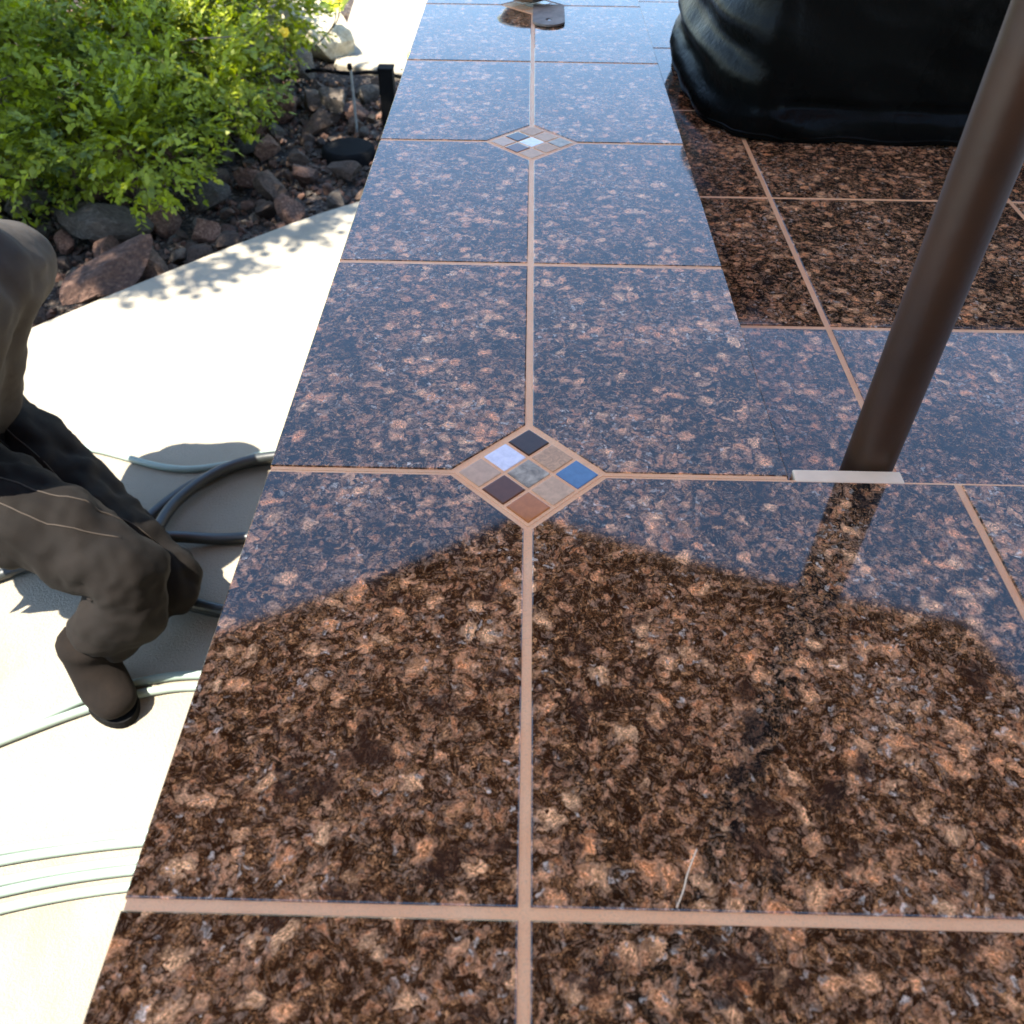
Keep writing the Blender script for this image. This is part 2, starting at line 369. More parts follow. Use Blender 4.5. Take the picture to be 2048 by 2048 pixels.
def place_rocks():
    rnd = random.Random(11); placed = []; tries = 0
    while len(placed) < 285 and tries < 60000:
        tries += 1
        x = -.5 - 2.0 * rnd.random() ** 1.4; y = rnd.uniform(1.6, 4.7); s = (rnd.choice((.07, .08, .09, .11)) if len(placed) < 100 else rnd.choice((.035, .045, .06))) * rnd.uniform(.8, 1.15)
        if side_of_rim(x, y) < s * .9 + .01: continue
        if y > 4.55 and x > -1.15: continue
        if (x + .80) ** 2 + (y - 3.70) ** 2 < (.12 + s) ** 2 or (x + .655) ** 2 + (y - 4.02) ** 2 < (.05 + s) ** 2: continue
        if any((x - a) ** 2 + (y - b) ** 2 < ((s + r) * .72) ** 2 for a, b, r in placed): continue
        placed.append((x, y, s)); mi = rnd.choice((0, 0, 0, 1, 1, 2, 2)); me = RM[(mi, rnd.randrange(5))]
        o = bpy.data.objects.new('rock', me); C.objects.link(o)
        o.location = (x, y, -.09 + s * .42); o.scale = (s, s, s); o.rotation_euler = (rnd.uniform(-.5, .5), rnd.uniform(-.5, .5), rnd.uniform(0, 6.28))
        tag(o, rock_label(x, y, s, mi), 'rock', ['brown stones in the planting bed', 'grey stones in the planting bed', 'red stones in the planting bed'][mi])
place_rocks()
def single_rock(seed, loc, s, mi, label, rot=(0, 0, 0), sc=(1, 1, 1)):
    me = rock_mesh(seed, .8, 12); me.materials.append(M_RK[mi]); o = bpy.data.objects.new('boulder' if s > .15 else 'rock', me); C.objects.link(o)
    o.location = loc; o.scale = tuple(s * q for q in sc); o.rotation_euler = rot; tag(o, label, 'boulder' if s > .15 else 'rock'); return o
single_rock(101, (-1.22, 5.15, .02), .33, 3, 'large pale sunlit boulder between the shrub and the far concrete path', (0, 0, .3))
single_rock(102, (-1.55, 4.75, 0), .17, 0, 'brown boulder in front of the large pale boulder, beside the shrub', (0, .1, 1))
single_rock(103, (-.50, 5.7, -.02), .20, 3, 'pale yellow boulder on the far path at the edge of the bar', (0, 0, 1.4), (1, 1.6, .8))
single_rock(104, (-.93, 4.12, .0), .105, 1, 'light grey pointed stone beside the thin grey irrigation riser', (.4, .2, .5), (1, 1, 1.1))
single_rock(105, (-1.20, 4.10, -.02), .15, 2, 'large sunlit reddish stone in the middle of the rock bed', (.2, .3, 1.9))
single_rock(106, (-1.42, 2.44, -.01), .15, 2, 'large rust brown slab of stone touching the curved concrete edge', (.25, -.35, .75), (1.25, .8, .8))
single_rock(107, (-1.60, 2.86, .0), .145, 1, 'large flat grey stone below the lowest branches of the shrub', (.1, .2, .3), (1.3, .8, .8))

# ------------------------------------------------------------------ bar counter
T = .305; W = .186; GR = .00275; DH = .0646
bar = tag(empty('bar_counter', (0, 0, 0)), 'raised outdoor bar counter tiled in polished brown speckled granite with tan grout', 'counter')
TR = random.Random(5)
def add_tile(bm, lay, poly, z, th=.010):
    """poly: convex CCW outline of a tile top; gets an eased edge and its own patch of stone"""
    n = len(poly); cx = sum(p[0] for p in poly) / n; cy = sum(p[1] for p in poly) / n; e = .0009
    def inset(d):
        out = []
        for i in range(n):
            a, b, c = Vector(poly[i - 1]), Vector(poly[i]), Vector(poly[(i + 1) % n])
            d1 = (b - a).normalized(); d2 = (c - b).normalized(); n1 = Vector((-d1.y, d1.x)); n2 = Vector((-d2.y, d2.x))
            h = (n1 + n2); h /= max(h.length_squared / 2, 1e-6) ; out.append(b + h * d)
        return out
    tz = TR.uniform(-.0001, .0001); tx, ty = TR.uniform(-.0009, .0009), TR.uniform(-.0009, .0009)
    rings = [[bm.verts.new((p.x, p.y, zz + (p.x - cx) * tx + (p.y - cy) * ty)) for p in inset(d)] for d, zz in ((e, z + tz), (.0003, z + tz - .0004), (0, z + tz - .0012), (0, z - th))]
    fs = [bm.faces.new(rings[0])]
    for a, b in zip(rings, rings[1:]):
        for i in range(n): fs.append(bm.faces.new((a[i], b[i], b[(i + 1) % n], a[(i + 1) % n])))
    rot = Matrix.Rotation(TR.choice((0, 1, 2, 3)) * math.pi / 2 + TR.uniform(-.2, .2), 3, 'Z'); off = Vector((TR.uniform(0, 40), TR.uniform(0, 40), TR.uniform(0, 40)))
    for f in fs:
        for l in f.loops:
            l[lay] = rot @ Vector((l.vert.co.x - cx, l.vert.co.y - cy, l.vert.co.z)) + off
def tiles_obj(name, cells, z, parent):
    bm = bmesh.new(); lay = bm.loops.layers.float_vector.new('tco')
    for poly in cells: add_tile(bm, lay, poly, z)
    bmesh.ops.recalc_face_normals(bm, faces=bm.faces)
    return bm_obj(name, bm, M_GR, parent)
HD = .0555                                            # half diagonal cut out for a mosaic
def cell(x0, x1, y0, y1, cuts=()):
    """cuts: corners ('ll','lr','ul','ur') trimmed at 45 degrees; distances from the grid node"""
    a0, a1, b0, b1 = x0 + GR, x1 - GR, y0 + GR, y1 - GR; c = HD - 2 * GR + GR
    P_ = []
    P_ += [(a0, b0 + c), (a0 + c, b0)] if 'll' in cuts else [(a0, b0)]
    P_ += [(a1 - c, b0), (a1, b0 + c)] if 'lr' in cuts else [(a1, b0)]
    P_ += [(a1, b1 - c), (a1 - c, b1)] if 'ur' in cuts else [(a1, b1)]
    P_ += [(a0 + c, b1), (a0, b1 - c)] if 'ul' in cuts else [(a0, b1)]
    return P_
up = []; lo = []
for k_ in range(-3, 7):
    y0, y1 = k_ * T, (k_ + 1) * T; ul = k_ % 2 == 0          # diamonds at odd nodes
    lc = ('ur',) if (k_ + 1) % 2 else ('lr',); rc = ('ul',) if (k_ + 1) % 2 else ('ll',)
    up.append(cell(-W - GR, 0, y0, y1, lc))
    if k_ < 1:
        up.append(cell(0, T, y0, y1, rc))
        for c_ in range(1, 4): up.append(cell(c_ * T, (c_ + 1) * T, y0, y1))
    else:
        up.append(cell(0, W + GR, y0, y1, rc))
        yy = y0 + (.014 if k_ == 1 else 0)
        lo.append(cell(W + .002, T, yy, y1))
        for c_ in range(1, 4): lo.append(cell(c_ * T, (c_ + 1) * T, yy, y1))
tiles_obj('bar_top_tiles', up, CT, bar)
cook = tag(empty('grill_counter', (0, 0, 0)), 'lower granite tiled counter under the black covered grill, to the right of the raised bar', 'counter')
tiles_obj('countertop_tiles', lo, CT - DH, cook)
# grout beds: their top sits just under the tile faces
bm = bmesh.new(); zt = CT - .0007
add_box(bm, -W + .0012, W - .0012, T - .0005, 7 * T, CT - .009, zt)
add_box(bm, -W + .0012, 4 * T, -3 * T, T - .0008, CT - .009, zt - .00015)
bm_obj('grout', bm, M_GT, bar)
bm = bmesh.new(); add_box(bm, W + .0015, 4 * T, T + .002, 7 * T, CT - DH - .009, CT - DH - .0007); bm_obj('grout', bm, M_GT, cook)
# substrate and walls of the bar
bm = bmesh.new(); add_box(bm, -W + .004, W - .004, T + .001, 7 * T, CT - .05, CT - .0095, .002); add_box(bm, -W + .004, 4 * T, -3 * T, T - .003, CT - .0505, CT - .0096, .002)
bm_obj('backer_slab', bm, M_DK, bar)
bm = bmesh.new(); add_box(bm, -.03, W - .008, T + .01, 7 * T - .02, -.05, CT - .0515); add_box(bm, -.035, 4 * T - .02, -3 * T + .02, T - .01, -.05, CT - .052)
bm_obj('wall', bm, M_ST, bar)
bm = bmesh.new(); add_box(bm, W - .006, 4 * T - .021, T + .004, 7 * T - .021, -.05, CT - DH - .0095); bm_obj('base_cabinet', bm, M_ST, cook)
# white caulk bead along the back edge of the near slab
bm = bmesh.new(); add_box(bm, W + .0045, .268, T - .0024, T + .0105, CT - .020, CT - .0004, .0012)
bm_obj('caulk_strip', bm, M_CK, bar)
# mosaics
def mosaic(k_, cols, names):
    mo = bm_obj('mosaic_inlay', (lambda b: (add_box(b, -.0, 0, 0, 0, 0, 0), b)[1])(bmesh.new()) if False else _frame(k_), M_GT, bar)
    a = Vector((1, 1, 0)) / math.sqrt(2); b = Vector((1, -1, 0)) / math.sqrt(2); p = .0245; h = .0109
    for (i, j), c in cols.items():
        bm = bmesh.new(); add_box(bm, -h, h, -h, h, -.006, 0, .0009)
        ctr = Vector((0, k_ * T, CT + .0001)) + (a * i + b * j) * p
        tilt = random.uniform(-.006, .006)
        bmesh.ops.rotate(bm, verts=bm.verts, cent=(0, 0, 0), matrix=Matrix.Rotation(math.pi / 4, 3, 'Z') @ Matrix.Rotation(tilt, 3, 'X'))
        o = bm_obj('mosaic_piece', bm, P[c], mo, ctr); o['label'] = names[c] + ' piece of the mosaic'
def _frame(k_):
    bm = bmesh.new(); h = .0377; add_box(bm, -h, h, -h, h, -.008, -.0005)
    bmesh.ops.rotate(bm, verts=bm.verts, cent=(0, 0, 0), matrix=Matrix.Rotation(math.pi / 4, 3, 'Z')); bmesh.ops.translate(bm, verts=bm.verts, vec=(0, k_ * T, CT)); return bm
NM = dict(dark='dark glass', white='pearly white glass', beige='plain beige stone', wood='veined tan stone', mottled='mottled grey stone', blue='blue glass', tan='pale tan stone', copper='copper brown glass', brown='chocolate brown glass', cream='bright cream glass')
mosaic(1, {(1, -1): 'dark', (0, -1): 'white', (-1, -1): 'beige', (1, 0): 'wood', (0, 0): 'mottled', (1, 1): 'blue', (-1, 0): 'brown', (0, 1): 'tan', (-1, 1): 'copper'}, NM)
mosaic(3, {(1, -1): 'wood', (0, -1): 'dark', (-1, -1): 'beige', (1, 0): 'tan', (0, 0): 'cream', (1, 1): 'mottled', (-1, 0): 'brown', (0, 1): 'wood', (-1, 1): 'tan'}, NM)
mosaic(5, {(1, -1): 'dark', (0, -1): 'beige', (-1, -1): 'tan', (1, 0): 'white', (0, 0): 'mottled', (1, 1): 'brown', (-1, 0): 'wood', (0, 1): 'copper', (-1, 1): 'beige'}, NM)
mosaic(-1, {(1, -1): 'tan', (0, -1): 'brown', (-1, -1): 'wood', (1, 0): 'beige', (0, 0): 'white', (1, 1): 'dark', (-1, 0): 'blue', (0, 1): 'mottled', (-1, 1): 'copper'}, NM)

# ------------------------------------------------------------------ umbrella
def umbrella():
    cx, cy = .2545, .3370; zr = 2.45; R = 1.352; AN = [100.4, 146, 183, 228, 270, 315, 0, 46]; RS = [1.352, 1.42, 1.36, 1.352, 1.352, 1.352, 1.33, 1.32]
    DV = [Vector((math.cos(math.radians(a)), math.sin(math.radians(a)), 0)) * q / R for a, q in zip(AN, RS)]
    u = tag(empty('patio_umbrella', (cx, cy, 0)), 'brown octagonal patio umbrella on a dark bronze pole rising through the counter corner', 'umbrella')
    bm = tube_bm([(0, 0, .02), (0, 0, 1.0), (0, 0, 2.0), (0, 0, 2.86)], .0178, 28); bm_obj('pole', bm, M_PO, u, smooth=False)
    for p in u.children[0].data.polygons: p.use_smooth = len(p.vertices) == 4
    bm = bmesh.new(); nr = 14; ns = 10; rings = []
    for i in range(nr + 1):
        t = i / nr; ring = []
        for s in range(8):
            A = DV[s]; B = DV[(s + 1) % 8]
            for q in range(ns):
                f = q / ns; d = A.lerp(B, f); sag = 4 * f * (1 - f)
                d = d * (1 - .015 * sag * t)
                z = 2.87 - (2.87 - zr) * (t ** 1.15) - .03 * sag * t * (1 - t) * 2 + .012 * sag * t
                ring.append(bm.verts.new((d.x * R * max(t, .01), d.y * R * max(t, .01), z)))
        rings.append(ring)
    m = 8 * ns
    for A, B in zip(rings, rings[1:]):
        for j in range(m): bm.faces.new((A[j], B[j], B[(j + 1) % m], A[(j + 1) % m]))
    low = [bm.verts.new((v.co.x * 1.004, v.co.y * 1.004, v.co.z - .035)) for v in rings[-1]]
    for j in range(m): bm.faces.new((rings[-1][j], low[j], low[(j + 1) % m], rings[-1][(j + 1) % m]))
    o = bm_obj('canopy', bm, M_UM, u, smooth=True); so_ = o.modifiers.new('s', 'SOLIDIFY'); so_.thickness = .0015
    for s in range(8):
        d = DV[s]
        bm = tube_bm([d * .03 + Z * 2.80, d * R * .5 + Z * 2.625, d * (R - .01) + Z * (zr - .012)], .008, 8)
        tube_bm([d * .03 + Z * 2.30, d * R * .5 + Z * 2.615], .006, 8, bm=bm); bm_obj('rib', bm, M_PO, u)
    bm_obj('hub', lathe_bm([(.0181, 2.26), (.036, 2.26), (.036, 2.33), (.0181, 2.33)], 24), M_PO, u)
    bm_obj('finial', lathe_bm([(0, 2.95), (.02, 2.94), (.028, 2.91), (.018, 2.87), (0, 2.86)], 20), M_PO, u, smooth=True)
umbrella()

# ------------------------------------------------------------------ covered grill
def grill():
    z0 = CT - DH
    g = tag(empty('covered_grill', (.70, 1.42, z0)), 'barbecue grill hidden under a wrinkled black vinyl cover on the lower counter', 'grill')
    # footprint from the front left corner, clockwise; metres relative to the empty
    x0, x1, y0, y1 = .318, 1.10, 1.088, 1.72; Hh = .305; rc = .035
    per = []
    def arc(cx, cy, a, b, n=12):
        for i in range(n): t = math.radians(a + (b - a) * i / n); per.append((cx + rc * math.cos(t), cy + rc * math.sin(t)))
    def line(ax, ay, bx, by, n):
        for i in range(n): t = i / n; per.append((ax + (bx - ax) * t, ay + (by - ay) * t))
    arc(x0 + rc, y0 + rc, 180, 270); line(x0 + rc, y0, x1 - rc, y0, 90); arc(x1 - rc, y0 + rc, 270, 360); line(x1, y0 + rc, x1, y1 - rc, 50)
    arc(x1 - rc, y1 - rc, 0, 90); line(x1 - rc, y1, x0 + rc, y1, 60); arc(x0 + rc, y1 - rc, 90, 180); line(x0, y1 - rc, x0, y0 + rc, 80)
    n = len(per); cx, cy = (x0 + x1) / 2, (y0 + y1) / 2; nz = 44; bm = bmesh.new(); rings = []
    def side_pt(i, t):
        px, py = per[i]; a, b = Vector((per[i - 2][0], per[i - 2][1], 0)), Vector((per[(i + 2) % n][0], per[(i + 2) % n][1], 0)); d = (b - a).normalized(); nn = Vector((d.y, -d.x, 0))
        z = t * Hh; left = max(0, -nn.x); front = max(0, -nn.y)
        dist = 0
        # hem: lies slightly outward and is creased where it meets the body
        dist += (1 - left) * (.006 * math.exp(-((t - .06) / .05) ** 2) - .009 * math.exp(-((t - .15) / .02) ** 2))
        # left side: cloth bulges out and has long swept folds
        yb = (py - y0)
        dist += left * (.088 * (1 - math.exp(-yb / .085)) * (1 - .35 * t) * max(0, 1 - max(0, yb - .35) / .3) + .0075 * math.sin(31 * (t - yb * .25) + .6) * (1 - math.exp(-yb / .06)) + .003 * noise.noise(Vector((yb * 9, t * 14, 2))))
        # front: broad lazy creases
        q = Vector((px * 3.2, z * 5.5 + px * 1.1, 0))
        dist += front * (.018 * noise.noise(q) + .010 * (1 - abs(noise.noise(q * 2.2 + Vector((4, 2, 1)))) * 2) - .006)
        dist += .004 * noise.noise(Vector((px * 14, py * 14, z * 10)))
        dist -= .03 * t ** 3
        jag = .004 * math.sin(i * .35) * math.exp(-t * 30)
        return Vector((px, py, z + jag)) + nn * dist
    for k_ in range(nz + 1):
        t = k_ / nz; rings.append([bm.verts.new(side_pt(i, t) - Vector((.70, 1.42, 0))) for i in range(n)])
    # rounded shoulder and top
    for k_ in range(1, 15):
        t = k_ / 14; ring = []
        for i in range(n):
            e = side_pt(i, 1.0); c = Vector((cx, cy, 0)); sh = 1 - .5 * (1 - math.cos(t * math.pi / 2)) if t < 1 else .5
            q = Vector((c.x + (e.x - c.x) * (1 - t) ** .7 if t < 1 else c.x + (e.x - c.x) * .001, c.y + (e.y - c.y) * (1 - t) ** .7 if t < 1 else c.y + (e.y - c.y) * .001, Hh + .10 * math.sin(t * math.pi / 2)))
            q.z += .012 * noise.noise(Vector((q.x * 6, q.y * 6, 3))) * min(1, t * 3)
            ring.append(bm.verts.new(q - Vector((.70, 1.42, 0))))
        rings.append(ring)
    for A, B in zip(rings, rings[1:]):
        for j in range(n): bm.faces.new((A[j], A[(j + 1) % n], B[(j + 1) % n], B[j]))
    bm.faces.new(rings[-1]); bmesh.ops.recalc_face_normals(bm, faces=bm.faces)
    bm_obj('cover', bm, M_VN, g, smooth=True)
    # piping sewn along the hem
    pts = [side_pt(i, .012) + Vector((-.70, -1.42, .004)) for i in range(0, n, 2)]
    bm_obj('hem_piping', tube_bm(pts, .0028, 6, closed=True), M_VN, g, smooth=True)
grill()

# ------------------------------------------------------------------ bracket and steel rim on the far end of the bar
def bracket():
    b = tag(empty('metal_bracket', (.02, 1.43, CT)), 'grey rounded metal bracket with a screw hole lying on the far end of the bar', 'bracket')
    bm = bmesh.new(); out = []
    for i in range(17):
        a = math.pi + math.pi * i / 16; out.append((.0265 * math.cos(a) + .006, .026 * math.sin(a) - .010))
    out += [(.0335, .085), (-.0195, .085)]
    n = len(out); hole = [(.006 + .0062 * math.cos(-2 * math.pi * i / n + math.pi), -.005 + .0062 * math.sin(-2 * math.pi * i / n + math.pi)) for i in range(n)]
    hole = [(.006 + .0062 * math.cos(math.atan2(y + .005, x - .006)), -.005 + .0062 * math.sin(math.atan2(y + .005, x - .006))) for x, y in out]
    lv = []
    for z in (.001, .0042):
        lv.append(([bm.verts.new((x, y, z)) for x, y in out], [bm.verts.new((x, y, z)) for x, y in hole]))
    for j in range(n):
        k_ = (j + 1) % n
        bm.faces.new((lv[1][0][j], lv[1][0][k_], lv[1][1][k_], lv[1][1][j])); bm.faces.new((lv[0][0][j], lv[0][0][k_], lv[1][0][k_], lv[1][0][j])); bm.faces.new((lv[0][1][j], lv[1][1][j], lv[1][1][k_], lv[0][1][k_])); bm.faces.new((lv[0][0][j], lv[0][1][j], lv[0][1][k_], lv[0][0][k_]))
    bmesh.ops.recalc_face_normals(bm, faces=bm.faces); bm_obj('plate', bm, M_AL, b)
    bm_obj('screw', lathe_bm([(0, .0036), (.0028, .0034), (.0036, .0015), (.0036, 0)], 12), M_MT, b, (.007, -.006, 0))
    d = tag(empty('steel_dish', (-.008, 1.545, CT)), 'shallow shiny steel dish standing behind the rounded bracket on the bar', 'dish')
    bm_obj('bowl', lathe_bm([(0, .002), (.030, .002), (.040, .008), (.048, .019), (.054, .021), (.055, .0195), (.049, .016), (.041, .005), (.030, .0), (0, .0)], 40), M_MT, d, (0, 0, .006), smooth=True)
bracket()
bm = tube_bm(catmull([(.0, 0, .0006), (.004, .008, .0012), (.007, .016, .0014), (.013, .028, .0006)], 6), .00035, 5)
tag(bm_obj('thread', bm, M_CK, None, (.0705, .004, CT)), 'short white thread lying on the near right granite tile beside the grout line', 'thread')

# ------------------------------------------------------------------ hose
def hose(pts, name, label, r=.0140, k_=10, mat=None):
    return tag(bm_obj(name, tube_bm(catmull(pts, k_), r, 12), mat or M_HO, smooth=True), label, 'hose')
h = .0140
hose([(-.30, 1.52, h), (-.52, 1.52, h), (-.70, 1.49, h), (-.80, 1.42, h), (-.87, 1.32, h), (-.905, 1.22, h), (-.89, 1.12, h), (-.80, 1.05, h), (-.62, 1.0, h), (-.3, .95, h)], 'garden_hose', 'outer loop of dark rubber hose coiled on the concrete beside the kneeling person')
hose([(-.30, 1.50, .037), (-.60, 1.495, .037), (-.74, 1.44, .037), (-.82, 1.33, .037), (-.842, 1.22, .036), (-.835, 1.12, .030), (-.80, 1.06, .037), (-.72, 1.02, .030), (-.60, .985, .037), (-.3, .93, .037)], 'garden_hose', 'inner upper loop of dark hose crossing over the outer loop')
hose([(-.28, 1.24, h), (-.55, 1.235, .013), (-.70, 1.22, .014), (-.80, 1.205, .034), (-.86, 1.19, .038), (-.95, 1.16, .030), (-1.15, 1.10, h), (-1.5, .85, h)], 'garden_hose', 'straight length of dark hose running out below the bar between the loops')
hose([(-.25, 1.575, .009), (-.5, 1.565, .009), (-.66, 1.535, .009), (-.76, 1.485, .009), (-.90, 1.47, .009), (-1.2, 1.55, .009), (-1.6, 1.50, .009)], 'garden_hose', 'hose length painted pale as sunlit, touching the top of the dark coiled loop', .009, mat=M_HP)  # from here on, sunlit lengths of hose with the light in their colour
hose([(-.25, .80, .009), (-.5, .835, .009), (-.64, .845, .009), (-.74, .83, .009), (-.84, .79, .009), (-.98, .70, .009), (-1.2, .60, .009)], 'garden_hose', 'hose length painted pale as sunlit, just below the trouser hem', .009, mat=M_HP)
hose([(-.25, .775, .009), (-.5, .81, .009), (-.64, .818, .009), (-.74, .80, .009), (-.86, .75, .009), (-1.02, .66, .009), (-1.2, .55, .009)], 'garden_hose', 'hose length painted pale as sunlit, lying second below the trouser hem', .009, mat=M_HP)
for i, (dy, b_, lab) in enumerate(((.0, .0, 'uppermost hose length painted pale as sunlit, near the bottom left tile'), (-.020, .004, 'hose length painted pale as sunlit, touching the uppermost one near the bottom left tile'), (-.062, .012, 'third hose length painted pale as sunlit, near the bottom left tile'), (-.083, .016, 'fourth hose length painted pale as sunlit, near the bottom left tile'), (-.115, .020, 'lowest hose length painted pale as sunlit, near the bottom left tile'))):
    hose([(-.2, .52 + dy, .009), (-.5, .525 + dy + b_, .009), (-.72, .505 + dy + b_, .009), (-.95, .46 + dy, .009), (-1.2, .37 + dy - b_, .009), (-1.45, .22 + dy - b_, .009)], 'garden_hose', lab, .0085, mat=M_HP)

# ------------------------------------------------------------------ kneeling person (mostly out of the picture; one knee shows)
def skin_mesh(name, verts, edges, radii, mat, parent, root=0, sub=2):
    me = bpy.data.meshes.new(name); me.from_pydata([Vector(v) for v in verts], edges, []); o = bpy.data.objects.new(name, me); C.objects.link(o); o.parent = parent
    me.materials.append(mat); o.modifiers.new('skin', 'SKIN'); 
    for i, r in enumerate(radii):
        sv = me.skin_vertices[0].data[i]; sv.radius = r if isinstance(r, tuple) else (r, r); sv.use_root = (i == root)
    o.modifiers['skin'].use_smooth_shade = True
    s = o.modifiers.new('sub', 'SUBSURF'); s.levels = sub; s.render_levels = sub
    return o
def person():
    p = tag(empty('person', (-1.05, 1.05, 0)), 'person in dark brown trousers kneeling on the concrete at the left of the bar', 'person')
    o = Vector((-1.05, 1.05, 0)); r = lambda L: [Vector(v) - o for v in L]
    # body: pelvis, spine, neck, head, two legs, two arms as one surface
    V = r([(-1.16, 1.12, .35), (-1.12, 1.12, .50), (-1.05, 1.14, .60), (-.965, 1.15, .71), (-.96, 1.15, .76), (-.97, 1.14, .80), (-.96, 1.14, .86),
           (-.99, 1.34, .64), (-1.14, 1.39, .46), (-1.10, 1.25, .36), (-1.07, 1.22, .34),
           (-1.01, .95, .64), (-1.15, .90, .46), (-1.06, .92, .43), (-1.02, .93, .42),
           (-1.10, 1.03, .36), (-.90, .955, .33), (-.715, .895, .25), (-.735, .875, .20), (-.79, .845, .14), (-.825, .82, .09), (-.83, .80, .05),
           (-1.10, 1.22, .33), (-.90, 1.10, .20), (-.690, .965, .085), (-.90, 1.18, .065), (-1.12, 1.25, .06), (-1.24, 1.26, .05)])
    E_ = [(0, 1), (1, 2), (2, 3), (3, 4), (4, 5), (5, 6), (3, 7), (7, 8), (8, 9), (9, 10), (3, 11), (11, 12), (12, 13), (13, 14),
          (0, 15), (15, 16), (16, 17), (17, 18), (18, 19), (19, 20), (20, 21), (0, 22), (22, 23), (23, 24), (24, 25), (25, 26), (26, 27)]
    Rd = [.07, .06, .055, .05, .045, .065, .055, .055, .042, .032, .025, .055, .042, .032, .025,
          .070, .060, .050, .045, .040, .035, .030, .070, .060, .045, .040, .035, .030]
    skin_mesh('body', V, E_, Rd, M_SK, p)
    # trousers: looser surface over the same legs
    VT = [V[0] + Vector((-.02, 0, .0)), V[15], V[16], V[17], V[18], V[19], V[19] * .5 + V[20] * .5, V[22], V[23], V[24], V[25], V[26]]
    t = skin_mesh('trousers', VT, [(0, 1), (1, 2), (2, 3), (3, 4), (4, 5), (5, 6), (0, 7), (7, 8), (8, 9), (9, 10), (10, 11)],
                  [.125, .115, .100, .084, .080, .074, .070, .115, .10, .082, .078, .068], M_TR, p, 0, 3)
    tex = bpy.data.textures.new('folds', 'CLOUDS'); tex.noise_scale = .075; tex.noise_depth = 2
    d = t.modifiers.new('d', 'DISPLACE'); d.texture = tex; d.strength = .030; d.mid_level = .5; d.texture_coords = 'LOCAL'
    tex2 = bpy.data.textures.new('creases', 'CLOUDS'); tex2.noise_scale = .028; tex2.noise_depth = 1; tex2.cloud_type = 'GRAYSCALE'; tex2.noise_basis = 'IMPROVED_PERLIN'
    t.modifiers['sub'].levels = 4; t.modifiers['sub'].render_levels = 4
    tex3 = bpy.data.textures.new('rumple', 'MUSGRAVE'); tex3.musgrave_type = 'RIDGED_MULTIFRACTAL'; tex3.noise_scale = .11; tex3.octaves = 1.2
    d2 = t.modifiers.new('d2', 'DISPLACE'); d2.texture = tex3; d2.strength = -.010; d2.mid_level = .5; d2.texture_coords = 'LOCAL'
    d3 = t.modifiers.new('d3', 'DISPLACE'); d3.texture = tex2; d3.strength = .006; d3.mid_level = .5; d3.texture_coords = 'LOCAL'
    # shirt
    bm = bmesh.new()                                     # shirt: fused tapering volumes, remeshed into one skin
    def chain(P_, R_, k_=7):
        for (p0, r0), (p1, r1) in zip(zip(P_, R_), zip(P_[1:], R_[1:])):
            for i in range(k_ + 1):
                f = i / k_; c = p0.lerp(p1, f); rr = r0 + (r1 - r0) * f
                bmesh.ops.create_icosphere(bm, subdivisions=2, radius=rr, matrix=Matrix.Translation(c))
    chain([V[0] + Vector((.01, -.06, .04)), V[2] + Vector((0, -.06, 0)), V[3] + Vector((-.01, -.06, -.02))], [.135, .125, .105])
    chain([V[0] + Vector((.01, .06, .04)), V[2] + Vector((0, .06, 0)), V[3] + Vector((-.01, .06, -.02))], [.135, .125, .105])
    chain([V[3] + Vector((0, .1, -.03)), V[7], V[8].lerp(V[7], .35)], [.09, .082, .068])
    chain([V[3] + Vector((0, -.1, -.03)), V[11], V[12].lerp(V[11], .35)], [.09, .082, .068])
    sh = bm_obj('shirt', bm, M_SH, p, smooth=True)
    rm = sh.modifiers.new('r', 'REMESH'); rm.mode = 'VOXEL'; rm.voxel_size = .012; rm.use_smooth_shade = True
    sm_ = sh.modifiers.new('sm', 'SMOOTH'); sm_.iterations = 8; sm_.factor = .6
    dd_ = sh.modifiers.new('d', 'DISPLACE'); dd_.texture = tex; dd_.strength = .022; dd_.mid_level = .5; dd_.texture_coords = 'LOCAL'
    # boots
    skin_mesh('boot', r([(-.825, .83, .155), (-.84, .83, .07), (-.79, .775, .050), (-.745, .73, .038)]), [(0, 1), (1, 2), (2, 3)], [.060, .054, (.050, .036), (.042, .026)], M_BT, p, 1)
    skin_mesh('boot', r([(-1.16, 1.26, .07), (-1.22, 1.26, .055), (-1.30, 1.26, .045), (-1.37, 1.26, .03)]), [(0, 1), (1, 2), (2, 3)], [.052, .054, (.050, .036), (.042, .026)], M_BT, p, 1)
    M_BT.node_tree.nodes['Principled BSDF'].inputs['Specular IOR Level'].default_value = .15
    for a_, b_ in (((-.850, .835), (-.765, .75)), ((-1.18, 1.26), (-1.36, 1.26))):
        A = Vector((*a_, 0)) - Vector((o.x, o.y, 0)); B = Vector((*b_, 0)) - Vector((o.x, o.y, 0)); dd = (B - A).normalized(); sd = Vector((-dd.y, dd.x, 0)); L_ = (B - A).length + .03
        bm = bmesh.new(); rings = []
        for z in (.001, .020):
            rg = []
            for i in range(36):
                u = 2 * math.pi * i / 36; cu = math.cos(u); wd = .046 if cu > 0 else .038
                rg.append(bm.verts.new(A + dd * (L_ / 2 - .015 + cu * (L_ / 2 + .012)) + sd * math.sin(u) * wd + Vector((0, 0, z))))
            rings.append(rg)
        for i in range(36): bm.faces.new((rings[0][i], rings[0][(i + 1) % 36], rings[1][(i + 1) % 36], rings[1][i]))
        bm.faces.new(rings[1]); bm.faces.new(rings[0][::-1]); bm_obj('sole', bm, M_PB, p)
    # stitched seams laid on the cloth by dropping points onto its surface
    dg = bpy.context.evaluated_depsgraph_get(); dg.update(); ev = t.evaluated_get(dg)
